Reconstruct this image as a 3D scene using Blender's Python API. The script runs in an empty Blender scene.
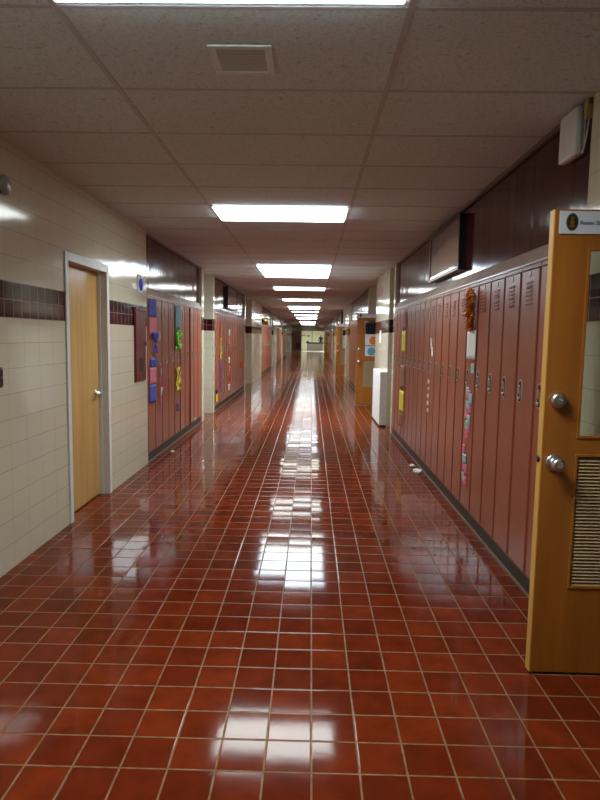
import bpy, bmesh, math, random
from mathutils import Matrix, Vector, Euler
random.seed(7)
S = bpy.context.scene
COL = S.collection
pi = math.pi

# ------------------------------------------------------------------ materials
def srgb(r, g, b):
    def f(c):
        c /= 255.0
        return c/12.92 if c <= .04045 else ((c+.055)/1.055)**2.4
    return (f(r), f(g), f(b), 1)

class NT:
    def __init__(s, name):
        s.m = bpy.data.materials.new(name); s.m.use_nodes = True
        s.t = s.m.node_tree; s.n = s.t.nodes; s.l = s.t.links
        s.b = s.n['Principled BSDF']
    def node(s, typ, **kw):
        n = s.n.new(typ)
        for k, v in kw.items(): setattr(n, k, v)
        return n
    def put(s, sock, v):
        if isinstance(v, bpy.types.NodeSocket): s.l.new(v, sock)
        else: sock.default_value = v
    def math(s, op, a, b=0.0, c=None):
        n = s.node('ShaderNodeMath', operation=op)
        s.put(n.inputs[0], a); s.put(n.inputs[1], b)
        if c is not None: s.put(n.inputs[2], c)
        return n.outputs[0]
    def mix(s, f, a, b):
        n = s.node('ShaderNodeMix', data_type='RGBA')
        s.put(n.inputs[0], f); s.put(n.inputs[6], a); s.put(n.inputs[7], b)
        return n.outputs[2]
    def pos(s):
        g = s.node('ShaderNodeNewGeometry')
        x = s.node('ShaderNodeSeparateXYZ'); s.l.new(g.outputs['Position'], x.inputs[0])
        return g, x.outputs[0], x.outputs[1], x.outputs[2]
    def xyz(s, x, y, z):
        n = s.node('ShaderNodeCombineXYZ')
        s.put(n.inputs[0], x); s.put(n.inputs[1], y); s.put(n.inputs[2], z)
        return n.outputs[0]
    def noise(s, vec, scale, detail=2, rough=.5):
        n = s.node('ShaderNodeTexNoise'); n.inputs['Scale'].default_value = scale
        n.inputs['Detail'].default_value = detail; n.inputs['Roughness'].default_value = rough
        if vec is not None: s.l.new(vec, n.inputs['Vector'])
        return n.outputs['Fac'], n.outputs['Color']
    def white(s, vec):
        n = s.node('ShaderNodeTexWhiteNoise'); s.l.new(vec, n.inputs['Vector'])
        return n.outputs['Value'], n.outputs['Color']
    def ramp(s, f, p0, c0, p1, c1):
        n = s.node('ShaderNodeValToRGB'); s.put(n.inputs[0], f)
        e = n.color_ramp.elements
        e[0].position = p0; e[0].color = c0; e[1].position = p1; e[1].color = c1
        return n.outputs[0]
    def vm(s, op, a, b=None, scale=None):
        n = s.node('ShaderNodeVectorMath', operation=op)
        s.put(n.inputs[0], a)
        if b is not None: s.put(n.inputs[1], b)
        if scale is not None: n.inputs['Scale'].default_value = scale
        return n.outputs[0]
    def set(s, **kw):
        for k, v in kw.items(): s.put(s.b.inputs[k.replace('_', ' ')], v)
    def bump(s, h, strength=.2, dist=.01, normal=None):
        n = s.node('ShaderNodeBump'); n.inputs['Strength'].default_value = strength
        n.inputs['Distance'].default_value = dist; s.l.new(h, n.inputs['Height'])
        if normal is not None: s.l.new(normal, n.inputs['Normal'])
        return n.outputs[0]

def plain(name, col, rough=.5, metal=0, spec=.5, var=.025, scale=14):
    t = NT(name)
    tc = t.node('ShaderNodeTexCoord')
    f, _ = t.noise(tc.outputs['Object'], scale, 3)
    d = tuple(c*(1-var*2) for c in col[:3]) + (1,)
    u = tuple(min(1, c*(1+var*2)) for c in col[:3]) + (1,)
    t.set(Base_Color=t.ramp(f, .3, d, .7, u), Roughness=rough, Metallic=metal, Specular_IOR_Level=spec)
    return t.m

def emit(name, col, strength):
    t = NT(name)
    t.set(Base_Color=(.8, .8, .8, 1), Emission_Color=col, Emission_Strength=strength)
    return t.m

def tile_mask(t, u, g):          # 1 on the joint, per unit tile
    f = t.math('FRACT', u)
    d = t.math('MINIMUM', f, t.math('SUBTRACT', 1.0, f))
    return t.math('LESS_THAN', d, g)

def floor_material():
    t = NT('quarry_tile')
    g, x, y, z = t.pos()
    u = t.math('DIVIDE', t.math('SUBTRACT', x, .025), .16)
    v = t.math('DIVIDE', t.math('SUBTRACT', y, 1.89), .16)
    fu = t.math('FRACT', u); fv = t.math('FRACT', v)
    du = t.math('MINIMUM', fu, t.math('SUBTRACT', 1.0, fu))
    dv = t.math('MINIMUM', fv, t.math('SUBTRACT', 1.0, fv))
    d = t.math('MINIMUM', du, dv)
    grout = t.math('LESS_THAN', d, .021)
    cell = t.xyz(t.math('FLOOR', u), t.math('FLOOR', v), 0)
    wv, wc = t.white(cell)
    base = t.ramp(wv, 0, srgb(97, 33, 14), 1, srgb(122, 46, 20))
    nf, _ = t.noise(t.vm('ADD', g.outputs['Position'], t.vm('SCALE', cell, scale=3.1)), 9, 3)
    nf = t.ramp(nf, .30, (0, 0, 0, 1), .80, (1, 1, 1, 1))
    base = t.mix(t.math('MULTIPLY', nf, .6), base, srgb(54, 21, 11))
    gn, _ = t.noise(g.outputs['Position'], 22, 2)
    gcol = t.ramp(gn, .3, srgb(104, 76, 50), .7, srgb(136, 106, 74))
    col = t.mix(grout, base, gcol)
    # each tile lies at a slightly different tilt and is a little domed
    sx = t.node('ShaderNodeSeparateXYZ'); t.l.new(wc, sx.inputs[0])
    tilt = t.xyz(t.math('MULTIPLY', t.math('SUBTRACT', sx.outputs[0], .5), .010),
                 t.math('MULTIPLY', t.math('SUBTRACT', sx.outputs[1], .5), .018), 0)
    dome = t.xyz(t.math('MULTIPLY', t.math('SUBTRACT', fu, .5), .008), t.math('MULTIPLY', t.math('SUBTRACT', fv, .5), .012), 0)
    nrm = t.vm('NORMALIZE', t.vm('ADD', t.vm('ADD', g.outputs['Normal'], tilt), dome))
    edge = t.node('ShaderNodeMapRange'); t.l.new(d, edge.inputs[0])
    edge.inputs[1].default_value = .012; edge.inputs[2].default_value = .035
    wav, _ = t.noise(g.outputs['Position'], 16, 2)
    h = t.math('ADD', t.math('MULTIPLY', edge.outputs[0], 1.0), t.math('MULTIPLY', wav, .35))
    b = t.bump(h, .30, .0016, nrm)
    rn, _ = t.noise(g.outputs['Position'], 5, 3)
    ro = t.math('ADD', t.math('MULTIPLY', rn, .06), .05)
    ro = t.math('ADD', ro, t.math('MULTIPLY', grout, .3))
    t.set(Base_Color=col, Roughness=ro, Normal=b, Specular_IOR_Level=.12)
    return t.m

def wall_tile_material(name, tone):
    t = NT(name)
    g, x, y, z = t.pos()
    s = t.math('ADD', x, y)
    # cream units .213 x .153, two bands of narrow maroon tiles between 1.53 and 1.745
    dark = t.math('MULTIPLY', t.math('GREATER_THAN', z, 1.53), t.math('LESS_THAN', z, 1.745))
    up = t.math('GREATER_THAN', z, 1.64)
    zc = t.math('SUBTRACT', z, t.math('MULTIPLY', up, .215))
    uc = t.math('DIVIDE', t.math('SUBTRACT', s, .106), .213)
    vc = t.math('DIVIDE', zc, .153)
    um = t.math('DIVIDE', s, .1115); vmn = t.math('DIVIDE', t.math('SUBTRACT', z, 1.53), .1075)
    jc = t.math('MAXIMUM', tile_mask(t, uc, .008), tile_mask(t, vc, .017))
    jm = t.math('MAXIMUM', tile_mask(t, um, .028), tile_mask(t, vmn, .022))
    cell = t.xyz(t.math('FLOOR', uc), t.math('FLOOR', vc), 0)
    wv, wc = t.white(cell)
    a = tuple(c*.985 for c in tone[:3])+(1,); b_ = tuple(min(1, c*1.015) for c in tone[:3])+(1,)
    cream = t.mix(jc, t.ramp(wv, 0, a, 1, b_), srgb(178, 171, 150))
    mv, _ = t.white(t.xyz(t.math('FLOOR', um), t.math('FLOOR', vmn), 3))
    mar = t.mix(jm, t.ramp(mv, 0, srgb(44, 12, 16), 1, srgb(72, 20, 24)), srgb(150, 120, 116))
    col = t.mix(dark, cream, mar)
    sx = t.node('ShaderNodeSeparateXYZ'); t.l.new(wc, sx.inputs[0])
    tilt = t.vm('SCALE', t.vm('SUBTRACT', wc, (.5, .5, .5)), scale=.014)
    nrm = t.vm('NORMALIZE', t.vm('ADD', g.outputs['Normal'], tilt))
    j = t.mix(dark, t.xyz(jc, jc, jc), t.xyz(jm, jm, jm))
    wav, _ = t.noise(g.outputs['Position'], 7, 2)
    h = t.math('SUBTRACT', t.math('MULTIPLY', wav, .5), j)
    b = t.bump(h, .25, .002, nrm)
    t.set(Base_Color=col, Roughness=.11, Normal=b, Specular_IOR_Level=.5)
    return t.m

def ceiling_material():
    t = NT('ceiling_tile')
    g, x, y, z = t.pos()
    f, _ = t.noise(g.outputs['Position'], 90, 2)
    f2, _ = t.noise(g.outputs['Position'], 42, 4)
    c = t.ramp(f, .35, srgb(204, 216, 222), .55, srgb(220, 234, 242))
    c = t.mix(t.ramp(f2, .62, (0, 0, 0, 1), .7, (1, 1, 1, 1)), c, srgb(192, 190, 188))
    u = t.math('FLOOR', t.math('DIVIDE', t.math('SUBTRACT', x, .32), 1.22))
    v = t.math('FLOOR', t.math('DIVIDE', t.math('SUBTRACT', y, 2.30), .61))
    w, _ = t.white(t.xyz(u, v, 1))
    c = t.mix(t.math('MULTIPLY', w, .12), c, srgb(190, 186, 184))
    t.set(Base_Color=c, Roughness=.9, Normal=t.bump(f, .3, .003), Specular_IOR_Level=.2)
    return t.m

def wood_material(name, c0, c1, axis='Z', rough=.3, scale=3.0, plank=None, stretch=.06):
    t = NT(name)
    tc = t.node('ShaderNodeTexCoord')
    mp = t.node('ShaderNodeMapping'); t.l.new(tc.outputs['Object'], mp.inputs[0])
    sc = [1, 1, 1]; sc['XYZ'.index(axis)] = stretch
    mp.inputs['Scale'].default_value = sc
    f, _ = t.noise(mp.outputs[0], scale*8, 5, .6)
    f2, _ = t.noise(mp.outputs[0], scale*1.6, 3)
    fac = t.math('ADD', t.math('MULTIPLY', f, .55), t.math('MULTIPLY', f2, .45))
    c = t.ramp(fac, .36, c0, .62, c1)
    nrm = t.bump(f, .12, .002)
    if plank:
        g, x, y, z = t.pos()
        jm = tile_mask(t, t.math('DIVIDE', y, plank), .012)
        w, wc = t.white(t.xyz(t.math('FLOOR', t.math('DIVIDE', y, plank)), 0, 0))
        c = t.mix(t.math('MULTIPLY', w, .3), c, c0)
        c = t.mix(jm, c, tuple(k*.3 for k in c0[:3])+(1,))
        w2, wc2 = t.white(t.xyz(t.math('FLOOR', t.math('DIVIDE', y, plank/24)), 0, 0))
        tl = t.xyz(0, t.math('MULTIPLY', t.math('SUBTRACT', w2, .5), .05), t.math('MULTIPLY', t.math('SUBTRACT', w, .5), .02))
        nrm = t.bump(f, .25, .002, t.vm('NORMALIZE', t.vm('ADD', g.outputs['Normal'], tl)))
    t.set(Base_Color=c, Roughness=rough, Normal=nrm)
    return t.m

def glass_material(name, tint=(.9, .93, .9, 1), gl=.10):
    t = NT(name)
    tr = t.node('ShaderNodeBsdfTransparent'); tr.inputs[0].default_value = tint
    gs = t.node('ShaderNodeBsdfGlossy'); gs.inputs['Roughness'].default_value = .03
    mx = t.node('ShaderNodeMixShader')
    lw = t.node('ShaderNodeFresnel'); bf = t.node('ShaderNodeNewGeometry')   # same glass seen from inside the pane
    t.l.new(t.math('SUBTRACT', 1.5, t.math('MULTIPLY', bf.outputs['Backfacing'], 1.5-1/1.5)), lw.inputs[0])
    t.l.new(t.math('ADD', t.math('MULTIPLY', lw.outputs[0], .9), gl*.2), mx.inputs[0])
    t.l.new(tr.outputs[0], mx.inputs[1]); t.l.new(gs.outputs[0], mx.inputs[2])
    t.l.new(mx.outputs[0], t.n['Material Output'].inputs[0])
    return t.m

def locker_material():
    t = NT('locker_paint')
    tc = t.node('ShaderNodeTexCoord'); g, x, y, z = t.pos()
    f, _ = t.noise(g.outputs['Position'], 6, 4)
    c = t.ramp(f, .3, srgb(144, 76, 53), .7, srgb(154, 85, 61))
    f3, _ = t.noise(g.outputs['Position'], 40, 3)
    sc = t.ramp(f3, .70, (0, 0, 0, 1), .76, (1, 1, 1, 1))
    c = t.mix(t.math('MULTIPLY', sc, .08), c, srgb(160, 112, 98))
    wv, _ = t.noise(g.outputs['Position'], 3.5, 2)
    t.set(Base_Color=c, Roughness=.31, Specular_IOR_Level=.9, Normal=t.bump(wv, .06, .01))
    return t.m

M = {}
M['floor'] = floor_material()
M['tile'] = wall_tile_material('cream_wall_tile', srgb(204, 198, 176))
M['ceiling'] = ceiling_material()
M['grid'] = plain('grid_paint', srgb(186, 192, 196), .5)
M['locker'] = locker_material()
M['plate'] = plain('handle_plate', srgb(196, 192, 184), .35, .3)
M['louver'] = plain('louver_paint', srgb(190, 140, 128), .3)  # lightened: slat highlights are put into the colour; number plate shares it
M['seam'] = plain('locker_frame_paint', srgb(126, 64, 48), .4)
M['cap'] = plain('cap_paint', srgb(206, 190, 186), .25, 0, .8, .04, 5)
M['plinth'] = plain('plinth_vinyl', srgb(50, 40, 31), .6)
M['angle'] = plain('wall_angle', srgb(104, 88, 80), .5)
M['beadtan'] = plain('bead_tan', srgb(120, 104, 84), .4)
M['panel'] = wood_material('walnut_panel', srgb(42, 13, 9), srgb(72, 24, 15), 'Z', .12, 3, 1.22)
M['maple'] = wood_material('maple_door', srgb(180, 138, 74), srgb(206, 168, 104), 'Z', .28, 2)
M['amber'] = wood_material('amber_birch', srgb(146, 84, 26), srgb(172, 106, 40), 'Z', .3, 1.6)
M['edge'] = wood_material('birch_edge', srgb(196, 146, 66), srgb(214, 168, 90), 'Z', .4, 2)
M['frame'] = plain('frame_enamel', srgb(214, 218, 218), .35)
M['white'] = plain('white_enamel', srgb(222, 222, 220), .35)
M['steel'] = plain('satin_steel', srgb(190, 188, 182), .28, 1)
M['chrome'] = plain('chrome', srgb(216, 216, 214), .32, 1)
M['black'] = plain('black_plastic', srgb(14, 13, 14), .35)
M['dark'] = plain('dark_recess', srgb(26, 16, 14), .6)
M['maroon'] = plain('maroon_enamel', srgb(98, 30, 34), .35)
M['bronze'] = plain('bronze_enamel', srgb(60, 50, 40), .45)
M['bronzegrille'] = plain('grille_tan', srgb(176, 150, 112), .5)
M['glass'] = glass_material('wired_glass', (.74, .78, .75, 1))
M['picglass'] = glass_material('picture_glass', (1, 1, 1, 1), .2)
M['navy'] = plain('navy_frame', srgb(26, 26, 40), .3)
M['pale_edge'] = plain('pale_frame_edge', srgb(170, 140, 110), .35)
M['beige'] = plain('beige_plastic', srgb(176, 158, 104), .4)
M['lens_warm'] = emit('lens_warm', (.93, 1, .97, 1), 8.5)
M['lens_cool'] = emit('lens_cool', (.72, .87, 1, 1), 9)
M['lens_yellow'] = emit('lens_soft', (.96, 1, .90, 1), 9)
M['lens_bright'] = emit('lens_lobby', (1, .98, .86, 1), 26)
M['paper_blue'] = plain('blue_paper', srgb(74, 84, 176), .7)
M['paper_royal'] = plain('royal_blue_paper', srgb(44, 50, 176), .6)
M['paper_pink'] = plain('pink_paper', srgb(206, 112, 128), .7)
M['paper_teal'] = plain('teal_paper', srgb(92, 150, 164), .7)
M['paper_green'] = plain('lime_paper', srgb(116, 214, 24), .6)
M['paper_yellow'] = plain('yellow_paper', srgb(226, 206, 40), .6)
M['paper_mustard'] = plain('mustard_paper', srgb(214, 176, 44), .6)
M['paper_white'] = plain('white_paper', srgb(220, 218, 214), .7)
M['paper_purple'] = plain('purple_paper', srgb(110, 62, 120), .7)
M['paper_red'] = plain('red_paper', srgb(200, 52, 50), .6)
M['paper_hotpink'] = plain('hot_pink_paper', srgb(226, 104, 142), .6)
M['paper_mint'] = plain('mint_paper', srgb(146, 184, 184), .7)
M['paper_salmon'] = plain('salmon_paper', srgb(176, 108, 96), .7)
M['paper_brown'] = plain('brown_paper', srgb(150, 92, 60), .7)
M['paper_orange'] = plain('orange_paper', srgb(220, 120, 40), .6)
M['tinsel'] = plain('copper_tinsel', srgb(240, 126, 40), .16, .6, .5, .3, 30)
M['gold'] = plain('gold_tinsel', srgb(212, 168, 50), .2, 1, .5, .2, 30)
M['signred'] = emit('exit_red', (1, .12, .16, 1), .5)
M['blue_sign'] = plain('blue_sign', srgb(16, 40, 224), .6, 0, .3)
M['lobby'] = plain('lobby_wall', srgb(216, 214, 180), .7)
M['lobbyfloor'] = plain('lobby_floor', srgb(116, 112, 102), .4)
M['counter'] = plain('counter_top', srgb(40, 38, 38), .3)
M['counterfront'] = plain('counter_front', srgb(112, 108, 100), .5)
M['shirt'] = plain('dark_blue_cloth', srgb(28, 38, 66), .8)
M['trouser'] = plain('dark_cloth', srgb(26, 26, 30), .8)
M['skin'] = plain('skin', srgb(170, 120, 96), .5)
M['hair'] = plain('dark_hair', srgb(28, 20, 16), .6)
M['emblem'] = plain('emblem_brown', srgb(44, 36, 24), .35)
M['emblemgold'] = plain('emblem_gold', srgb(140, 106, 40), .35, .4)
M['ink'] = plain('grey_ink', srgb(72, 70, 84), .6)
M['signwhite'] = plain('sign_card', srgb(206, 212, 222), .4)
M['bell'] = plain('bell_grey', srgb(150, 152, 146), .3, .3)

def picture_material():
    t = NT('picture_print')
    tc = t.node('ShaderNodeTexCoord')
    sp = t.node('ShaderNodeSeparateXYZ'); t.l.new(tc.outputs['Object'], sp.inputs[0])
    n, _ = t.noise(tc.outputs['Object'], 2.2, 3)
    h = t.math('ADD', sp.outputs[2], t.math('MULTIPLY', t.math('SUBTRACT', n, .5), .25))
    c = t.ramp(h, .27, srgb(206, 172, 146), .30, srgb(86, 62, 54))  # pale lower part is the glass reflection painted into the print
    f, _ = t.noise(tc.outputs['Object'], 14, 3)
    c = t.mix(t.math('MULTIPLY', f, .25), c, srgb(150, 116, 96))
    t.set(Base_Color=c, Roughness=.5)
    return t.m
M['picture'] = picture_material()

# ------------------------------------------------------------------ mesh helpers
class MB:
    def __init__(s): s.b = bmesh.new(); s.mats = []
    def _mi(s, m):
        if m is None: return 0
        if m not in s.mats: s.mats.append(m)
        return s.mats.index(m)
    def box(s, x0, x1, y0, y1, z0, z1, m=None, bev=0, seg=2, mat=None):
        b = bmesh.new()
        r = bmesh.ops.create_cube(b, size=1)
        bmesh.ops.scale(b, vec=(x1-x0, y1-y0, z1-z0), verts=b.verts)
        bmesh.ops.translate(b, vec=((x0+x1)/2, (y0+y1)/2, (z0+z1)/2), verts=b.verts)
        if bev: bmesh.ops.bevel(b, geom=b.edges[:], offset=bev, segments=seg, profile=.5, affect='EDGES')
        s._add(b, m, mat); return s
    def cyl(s, p0, p1, r0, r1=None, m=None, n=20, mat=None):
        p0, p1 = Vector(p0), Vector(p1); r1 = r0 if r1 is None else r1
        d = p1-p0; b = bmesh.new()
        bmesh.ops.create_cone(b, cap_ends=True, segments=n, radius1=r0, radius2=r1, depth=d.length)
        q = Vector((0, 0, 1)).rotation_difference(d)
        bmesh.ops.transform(b, matrix=Matrix.Translation((p0+p1)/2) @ q.to_matrix().to_4x4(), verts=b.verts)
        for f in b.faces: f.smooth = len(f.verts) == 4
        s._add(b, m, mat); return s
    def lathe(s, prof, origin, axis, m=None, n=24):      # prof: (r, h) along axis
        b = bmesh.new(); rings = []
        q = Vector((0, 0, 1)).rotation_difference(Vector(axis)).to_matrix()
        for r, h in prof:
            ring = []
            for i in range(n):
                a = 2*pi*i/n
                ring.append(b.verts.new(Vector(origin) + q @ Vector((r*math.cos(a), r*math.sin(a), h))))
            rings.append(ring)
        for a, c in zip(rings, rings[1:]):
            for i in range(n):
                f = b.faces.new((a[i], a[(i+1) % n], c[(i+1) % n], c[i])); f.smooth = True
        b.faces.new(rings[0][::-1]); b.faces.new(rings[-1])
        s._add(b, m); return s
    def prism(s, pts, vec, m=None):                      # 3-D polygon swept along vec
        b = bmesh.new(); v = Vector(vec)
        a = [b.verts.new(Vector(p)) for p in pts]; c = [b.verts.new(Vector(p)+v) for p in pts]
        n = len(pts)
        b.faces.new(a[::-1]); b.faces.new(c)
        for i in range(n): b.faces.new((a[i], a[(i+1) % n], c[(i+1) % n], c[i]))
        bmesh.ops.recalc_face_normals(b, faces=b.faces)
        s._add(b, m); return s
    def tube(s, pts, r, m=None, n=8):
        for a, c in zip(pts, pts[1:]): s.cyl(a, c, r, None, m, n)
        return s
    def sheet(s, grid, th, m=None, normal=(1, 0, 0)):    # grid of points given a thickness
        b = bmesh.new(); nv = Vector(normal)*th
        A = [[b.verts.new(Vector(p)) for p in row] for row in grid]
        B = [[b.verts.new(Vector(p)+nv) for p in row] for row in grid]
        R, C = len(grid), len(grid[0])
        for i in range(R-1):
            for j in range(C-1):
                b.faces.new((A[i][j], A[i][j+1], A[i+1][j+1], A[i+1][j])).smooth = True
                b.faces.new((B[i][j], B[i+1][j], B[i+1][j+1], B[i][j+1])).smooth = True
        for i in range(R-1):
            for j in (0, C-1): b.faces.new((A[i][j], A[i+1][j], B[i+1][j], B[i][j]))
        for j in range(C-1):
            for i in (0, R-1): b.faces.new((A[i][j], A[i][j+1], B[i][j+1], B[i][j]))
        bmesh.ops.recalc_face_normals(b, faces=b.faces)
        s._add(b, m); return s
    def _add(s, b, m, mat=None):
        mi = s._mi(m)
        for f in b.faces: f.material_index = mi
        if mat is not None: bmesh.ops.transform(b, matrix=mat, verts=b.verts)
        me = bpy.data.meshes.new('t'); b.to_mesh(me); b.free()
        s.b.from_mesh(me); bpy.data.meshes.remove(me)
    def build(s, name, m=None, parent=None, loc=None):
        me = bpy.data.meshes.new(name); s.b.to_mesh(me); s.b.free()
        for k in (s.mats or [m]): me.materials.append(k)
        o = bpy.data.objects.new(name, me); COL.objects.link(o)
        if parent: o.parent = parent
        if loc: o.location = loc
        return o

def tag(o, label, cat, group=None, kind=None):
    o['label'] = label; o['category'] = cat
    if group: o['group'] = group
    if kind: o['kind'] = kind
    return o
def thing(name, label, cat, loc=(0, 0, 0), rz=0, group=None):
    o = bpy.data.objects.new(name, None); COL.objects.link(o)
    o.empty_display_size = .05
    o.location = loc; o.rotation_euler = (0, 0, rz)
    return tag(o, label, cat, group)
def struct(o): o['kind'] = 'structure'; return o
def kids(o): return [c for c in bpy.data.objects if c.parent == o]
def copy_tree(o, parent=None, keep=None, sub=True):
    c = o.copy(); COL.objects.link(c)
    if parent: c.parent = parent
    if sub:
        for ch in o.children: copy_tree(ch, c)
    return c
ORD = ['first', 'second', 'third', 'fourth', 'fifth', 'sixth', 'seventh', 'eighth', 'ninth', 'tenth', 'eleventh', 'twelfth',
       'thirteenth', 'fourteenth', 'fifteenth', 'sixteenth', 'seventeenth', 'eighteenth', 'nineteenth', 'twentieth', 'twenty-first']

# ------------------------------------------------------------------ dimensions (metres; y runs down the corridor)
ZC = 2.56          # ceiling
LX, LO = -1.81, -2.45   # left wall face, back of left recesses
RX, RO = 1.24, 1.90     # right wall face, back of right recesses
Y0, Y1 = -6.0, 60.0
ZL, ZT = 1.87, 1.965    # locker top, top of sloping cap

# floor, ceiling
struct(MB().box(LO-.1, RO+2.8, Y0, Y1, -.1, 0, M['floor']).build('floor'))
struct(MB().box(LO-.1, RO+.1, Y0, Y1, ZC, ZC+.1, M['ceiling']).build('ceiling'))
# ceiling suspension bars
g = MB()
for x in (-.90, .32):
    g.box(x-.012, x+.012, Y0, Y1, ZC-.004, ZC-.0005)
k = -13
while 2.30+.61*k < Y1-.1:
    y = 2.30+.61*k
    if k == 0: y -= .09
    g.box(LO, RO, y-.010, y+.010, ZC-.003, ZC-.0007); k += 1
struct(g.build('trim_1', M['grid']))

# left tiled wall
DY0, DY1, DZ = 4.515, 5.415, 2.01        # opening of the pale door
L_PIERS = [(Y0, DY0), (DY1, 6.72), (10.10, 10.32), (11.30, 11.44), (16.66, 16.86), (18.60, 22.30), (27.84, 28.06), (29.2, 32.0),
           (37.24, 37.46), (38.6, 38.8), (44.95, Y1)]
L_BANKS = [(6.73, 10, .3355), (11.45, 16, .325), (22.31, 17, .325), (32.01, 16, .325), (38.81, 19, .323)]
w = MB()
for a, b in L_PIERS: w.box(LO+.001, LX, a, b, 0, ZC)
w.box(LO+.001, LX, DY0, DY1, DZ, ZC)
w.box(LO-.12, LO, Y0, Y1, 0, ZC)
struct(w.build('wall_left', M['tile']))

# right tiled wall
R_PIERS = [(Y0, 1.45), (9.21, 9.36), (9.9, 11.9), (13.6, 13.69), (19.81, 19.96), (20.5, 22.5), (24.2, 24.29), (30.41, 30.56), (31.1, 33.1),
           (34.8, 34.89), (41.01, 41.16), (41.7, 43.7), (45.4, 45.49), (51.61, Y1)]
R_BANKS = [(3.085, 20, .306), (13.70, 20, .305), (24.30, 20, .305), (34.90, 20, .305), (45.50, 20, .305)]
DOOR_Y = [2.53, 13.08, 23.7, 44.9]
w = MB()
for a, b in R_PIERS: w.box(RX, RO-.001, a, b, 0, ZC)
w.box(1.272, RO-.001, 2.60, 3.08, 0, 1.86); w.box(1.272, RO-.001, 2.60, 2.94, 1.86, ZC)
prev = Y0
for dy in DOOR_Y:
    a, b = dy-.96, dy-.02
    w.box(RO, RO+.12, prev, a, 0, ZC); w.box(RO, RO+.12, a, b, 2.03, ZC); prev = b
w.box(RO, RO+.12, prev, Y1, 0, ZC)
struct(w.build('wall_right', M['tile']))
# plain classrooms behind the open doorways
w = MB()
for dy in DOOR_Y:
    a, b = dy-2.6, dy+1.2
    w.box(RO+2.6, RO+2.7, a, b, 0, 2.5); w.box(RO+.12, RO+2.6, a-.1, a, 0, 2.5); w.box(RO+.12, RO+2.6, b, b+.1, 0, 2.5)
    w.box(RO+.12, RO+2.6, a, b, 2.5, 2.6)
struct(w.build('wall_classroom', M['lobby']))
struct(MB().box(LO-.1, RO+.1, Y0-.1, Y0, 0, ZC).build('wall_back', M['tile']))

# dark wood panels above the lockers (part of the building)
tn = 2
for (y, n, p), s in [(b, -1) for b in L_BANKS] + [(b, 1) for b in R_BANKS]:
    x = (LX-.045) if s < 0 else (RX+.04)
    y0 = y-.008 if (s < 0 or y > 4) else 2.942
    o = MB().box(min(x, x+s*.03), max(x, x+s*.03), y0, y+n*p+.004, ZT-.02, ZC-.004).build('trim_%d' % tn, M['panel']); tn += 1
    struct(o)
    o = MB().box(min(x-s*.02, x-s*.001), max(x-s*.02, x-s*.001), y0, y+n*p, ZC-.03, ZC-.006).build('trim_%d' % tn, M['angle']); tn += 1
    struct(o)

# ------------------------------------------------------------------ lockers
# local frame: x = out of the wall (0 = front face), y = along the row, z up
def make_locker(p, hand, detail=True):
    """hand: handle position along the door (0..1); front face at x=0, body behind (x<0)"""
    root = bpy.data.objects.new('locker', None); COL.objects.link(root)
    m = MB()
    d = .30; t = .010
    m.box(-d, -.006, .0005, t, .10, ZL-.002, M['seam']); m.box(-d, -.006, p-t, p-.0005, .10, ZL-.002, M['seam'])
    m.box(-d, -.004, t, p-t, ZL-.024, ZL-.002, M['locker']); m.box(-d, -.006, t, p-t, .10, .115, M['seam'])
    m.box(-d, -d+.01, t, p-t, .115, ZL-.024, M['seam'])
    m.build('body', None, root)
    # door: slab with folded, rounded edges
    m = MB()
    m.box(-.020, 0, t+.004, p-t-.004, .119, ZL-.030, bev=.004)
    door = m.build('door', M['locker'], root)
    if not detail: return root
    cy = p/2
    m = MB()
    for i in range(6):
        z = 1.775-i*.0235
        m.prism([(0, cy-.045, z), (.010, cy-.045, z-.005), (.010, cy-.045, z-.008), (0, cy-.045, z-.014)], (0, .09, 0), M['louver'])
        m.box(.0002, .0012, cy-.045, cy+.045, z-.0215, z-.0175, M['seam'])
    m.build('vent', None, door)
    MB().lathe([(.017, 0), (.017, .002), (.013, .003)], (0, cy, 1.815), (1, 0, 0), n=20).build('number_plate', M['louver'], door)
    hy = p*hand; hz = 1.142
    m = MB()
    def stadium(w_, h_, x0, x1, mat):
        pts = []
        r = w_/2
        for i in range(9): pts.append((x0, hy+r*math.cos(pi*i/8), hz+h_/2-r+r*math.sin(pi*i/8)))
        for i in range(9): pts.append((x0, hy-r*math.cos(pi*i/8), hz-h_/2+r-r*math.sin(pi*i/8)))
        m.prism(pts, (x1-x0, 0, 0), mat)
    stadium(.066, .14, 0, .003, M['plate']); stadium(.050, .124, .003, .0036, M['dark'])  # flat dark inset; the pocket's shade is put into its colour
    m.build('handle', None, door)
    m = MB()
    m.box(.0036, .010, hy-.010, hy+.010, hz-.012, hz+.034, M['steel'], bev=.003)
    m.box(.0036, .014, hy-.014, hy+.014, hz-.050, hz-.034, M['chrome'], bev=.004)
    m.box(.0036, .006, hy+.008, hy+.017, hz-.034, hz+.02, M['chrome'], bev=.001)
    m.build('latch', None, door)
    return root

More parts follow.
